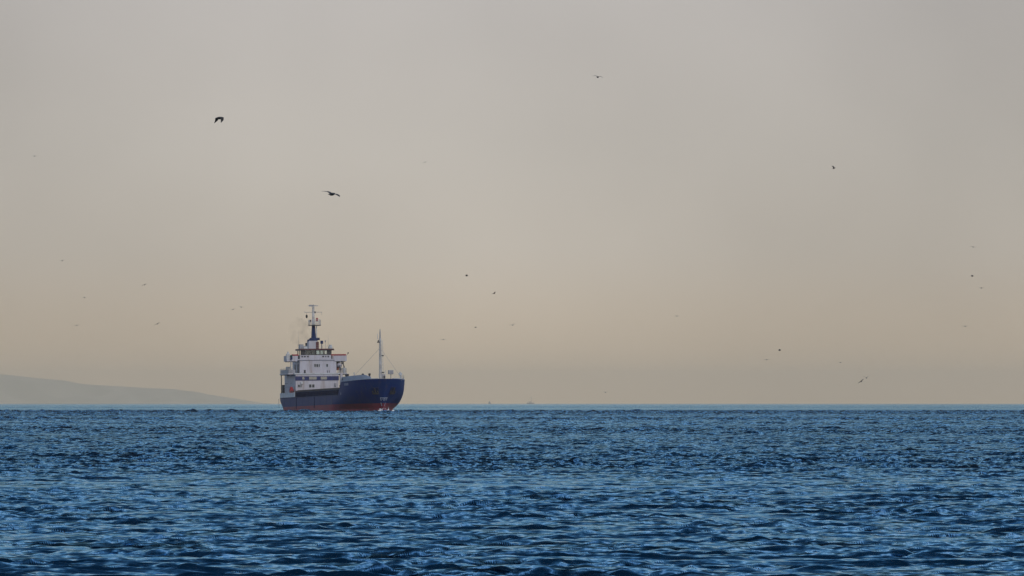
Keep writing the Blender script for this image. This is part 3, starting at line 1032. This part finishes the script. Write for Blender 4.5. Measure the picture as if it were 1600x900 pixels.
for x in (3.7, -3.7):
    MB().tube([(.6, 0, 7.1), (x, 0, 1.15)], .02, 4).build('stay_wire', 'boat_hull', sb)

p = at(765, 631, 5200)
mbt = empty('motorboat', (p.x, p.y, sea_z(p.x, p.y)), (0, 0, rad(70)))
tag(mbt, 'tiny dark boat speck on the horizon right of the ship', 'motorboat')
MB().add([(x * .45, y * .75, z) for (x, y, z) in vs], fs).build('hull', 'boat_hull', mbt)
MB().box(-.8, .3, -.45, .45, .8, 2.0, .1).build('cabin', 'boat_hull', mbt)

# ------------------------------------------------------------------ gulls
def gull_mesh(name, inner, outer, m, span=1.25, sweep=.12, asym=0.0):
    """body along +x; wings bent: inner and outer angles in degrees above the horizontal"""
    mb = MB()
    L = .56
    prof = [(-.30, .012, 0), (-.24, .028, 0), (-.12, .055, 0), (0, .068, 0), (.10, .062, .004), (.17, .046, .012), (.205, .045, .018), (.235, .036, .018), (.262, .014, .010), (.30, .004, .002)]
    n = 8
    vs, fs = [], []
    for x, r, dz in prof:
        flat = .35 if x < -.2 else 1.0
        wide = 2.2 if x < -.2 else 1.0
        for k in range(n):
            t = 2 * math.pi * k / n
            vs.append((x, 1.25 * r * wide * math.cos(t), dz + 1.25 * r * flat * math.sin(t)))
    for i in range(len(prof) - 1):
        for k in range(n):
            k2 = (k + 1) % n
            fs.append((i * n + k, i * n + k2, (i + 1) * n + k2, (i + 1) * n + k))
    fs += [tuple(reversed(range(n))), tuple((len(prof) - 1) * n + k for k in range(n))]
    mb.add(vs, fs)
    for s in (1, -1):
        a1, a2 = rad(inner + s * asym), rad(outer + s * asym)
        y1, z1 = math.cos(a1) * .45 * span / 2, math.sin(a1) * .45 * span / 2
        y2, z2 = y1 + math.cos(a2) * .55 * span / 2, z1 + math.sin(a2) * .55 * span / 2
        ym, zm = (y1 * .45 + y2 * .55), (z1 * .45 + z2 * .55)
        stn = [(.02, .03, .13, -.12, .026), (y1 * .5, .03 + z1 * .5, .145, -.115, .024), (y1, .03 + z1, .165, -.10, .021),
               (ym, .03 + zm, .10, -.11, .014), (y2, .03 + z2, -sweep, -sweep - .03, .004)]
        vs, fs = [], []
        for (y, z, le, te, th) in stn:
            vs += [(le, s * y, z), ((le * .6 + te * .4), s * y, z + th), (te, s * y, z), ((le * .6 + te * .4), s * y, z - th * .5)]
        for i in range(len(stn) - 1):
            for k in range(4):
                k2 = (k + 1) % 4
                fs.append((i * 4 + k, (i + 1) * 4 + k, (i + 1) * 4 + k2, i * 4 + k2))
        fs += [(0, 1, 2, 3), tuple((len(stn) - 1) * 4 + k for k in (3, 2, 1, 0))]
        mb.add(vs, fs)
    o = mb.build(name, m, None, True)
    return o

# (px, py, distance, heading deg (0 = to the right, 90 = away), bank, pitch, inner, outer, material, label)
G = [
 (342.5, 184.5, 400, 35, 0, 4, 0, -72, 'gull_dark', 'dark gull with wings beating down, high left above the ship'),
 (518.5, 303.5, 340, 55, 15, 4, 8, -8, 'gull_dark', 'dark gull gliding on nearly level wings above the ship\'s mast'),
 (934, 120.5, 800, 75, 10, 0, 18, -22, 'gull_grey', 'grey gull gliding highest, at top of the sky right of centre'),
 (54, 244, 1500, 80, 0, 0, 8, -10, 'gull_grey', 'small gull near the left edge, upper half of the sky'),
 (664, 253.5, 1900, 70, -6, 0, 10, -14, 'gull_grey', 'faint gull in the sky midway between ship and highest gull'),
 (1303, 263, 1050, 20, 20, 15, 35, 20, 'gull_dark', 'dark gull seen side on, alone high at right'),
 (1520.5, 386, 1450, 75, 8, 0, 8, -10, 'gull_grey', 'topmost gull of the column at the right edge'),
 (1519, 431.5, 1150, 8, 4, 0, 25, 5, 'gull_dark', 'dark dot of a gull, second in the column at the right edge'),
 (1533.5, 450, 1500, 65, 0, 0, 6, -10, 'gull_grey', 'rightmost gull, third in the column at the right edge'),
 (1508, 510, 1350, 85, 0, 0, 18, -32, 'gull_grey', 'lowest gull in the column at the right edge'),
 (729, 431, 1150, 12, 0, 0, 28, 10, 'gull_dark', 'dark dot of a gull high to the right of the ship'),
 (772, 458.5, 1250, 35, -22, 0, 16, 4, 'gull_dark', 'gull banking below the dark dot right of the ship'),
 (743, 511.5, 1900, 20, 0, 0, 14, 0, 'gull_grey', 'tiny gull low in the sky right of the ship\'s foremast'),
 (692.5, 530.5, 1550, 85, 0, 0, 6, -8, 'gull_grey', 'gull on flat wings nearest the foremast on its right'),
 (801, 508, 1300, 80, -10, 0, 24, -20, 'gull_grey', 'pale gull with arched wings at the middle of the picture'),
 (1057.5, 494, 1700, 70, 0, 0, 8, -8, 'gull_grey', 'lone faint gull low in the sky right of centre'),
 (1198, 562, 1300, 86, 0, 0, 7, -8, 'gull_dark', 'gull on level wings low over the sea at right'),
 (1218, 547.5, 1200, 10, 0, 0, 30, 10, 'gull_dark', 'dark dot of a gull just above the level-winged one at right'),
 (1313, 566.5, 2000, 60, 0, 0, 8, -4, 'gull_grey', 'faintest gull low at right, above a pair'),
 (1354, 590.5, 1250, 88, -8, 0, 36, 22, 'gull_grey', 'gull with raised wings, upper of a pair low at right'),
 (1345.5, 596, 1250, 55, -34, 0, 8, -2, 'gull_grey', 'banking gull, lower of a pair low at right'),
 (97, 407.5, 1900, 70, -10, 0, 14, 8, 'gull_grey', 'faint gull at far left, mid height of the sky'),
 (226, 445, 1450, 75, -18, 0, 12, -18, 'gull_grey', 'tilted gull left of the ship, upper of three above the headland'),
 (132, 465, 1900, 60, 0, 0, 8, -8, 'gull_grey', 'tiny gull above the headland, far left'),
 (120, 508.5, 1500, 82, -6, 0, 6, -8, 'gull_grey', 'pale gull lowest over the headland at far left'),
 (246, 506, 1450, 72, -24, 0, 10, -10, 'gull_grey', 'banking gull low above the headland, left of the ship'),
 (364, 483.5, 1700, 75, -8, 0, 8, -6, 'gull_grey', 'left one of two gulls close together beside the ship'),
 (377, 480, 1700, 70, 12, 0, 16, 4, 'gull_grey', 'right one of two gulls close together beside the ship'),
 (946, 613, 2000, 70, 0, 0, 10, 0, 'gull_grey', 'tiny gull skimming just above the horizon, centre right'),
]
for (px, py, d, hd, bank, pit, inn, outr, m, label) in G:
    if d > 700:
        d *= .76 if m == 'gull_grey' else 1.0
    o = gull_mesh('gull', inn, outr, m)
    o.location = at(px, py, d)
    o.rotation_euler = Euler((rad(bank), rad(-pit), rad(hd)), 'XYZ')
    tag(o, label, 'bird', 'gulls flying over the sea')

# ------------------------------------------------------------------ haze
HZ = 47500.0
hz = MB().box(-HZ, HZ, -HZ, HZ, -153.0, 200.0).build('haze', 'foam')
m = bpy.data.materials.new('haze_air')
m.use_nodes = True
t = m.node_tree
for n in list(t.nodes):
    t.nodes.remove(n)
out = t.nodes.new('ShaderNodeOutputMaterial')
pv = t.nodes.new('ShaderNodeVolumePrincipled')
pv.inputs['Color'].default_value = (1.0, .865, .675, 1)
pv.inputs['Density'].default_value = 3.0e-5
pv.inputs['Anisotropy'].default_value = -.15
t.links.new(pv.outputs[0], out.inputs['Volume'])
hz.data.materials.clear()
hz.data.materials.append(m)
tag(hz, 'thin beige haze lying over the sea', 'haze', kind='stuff')
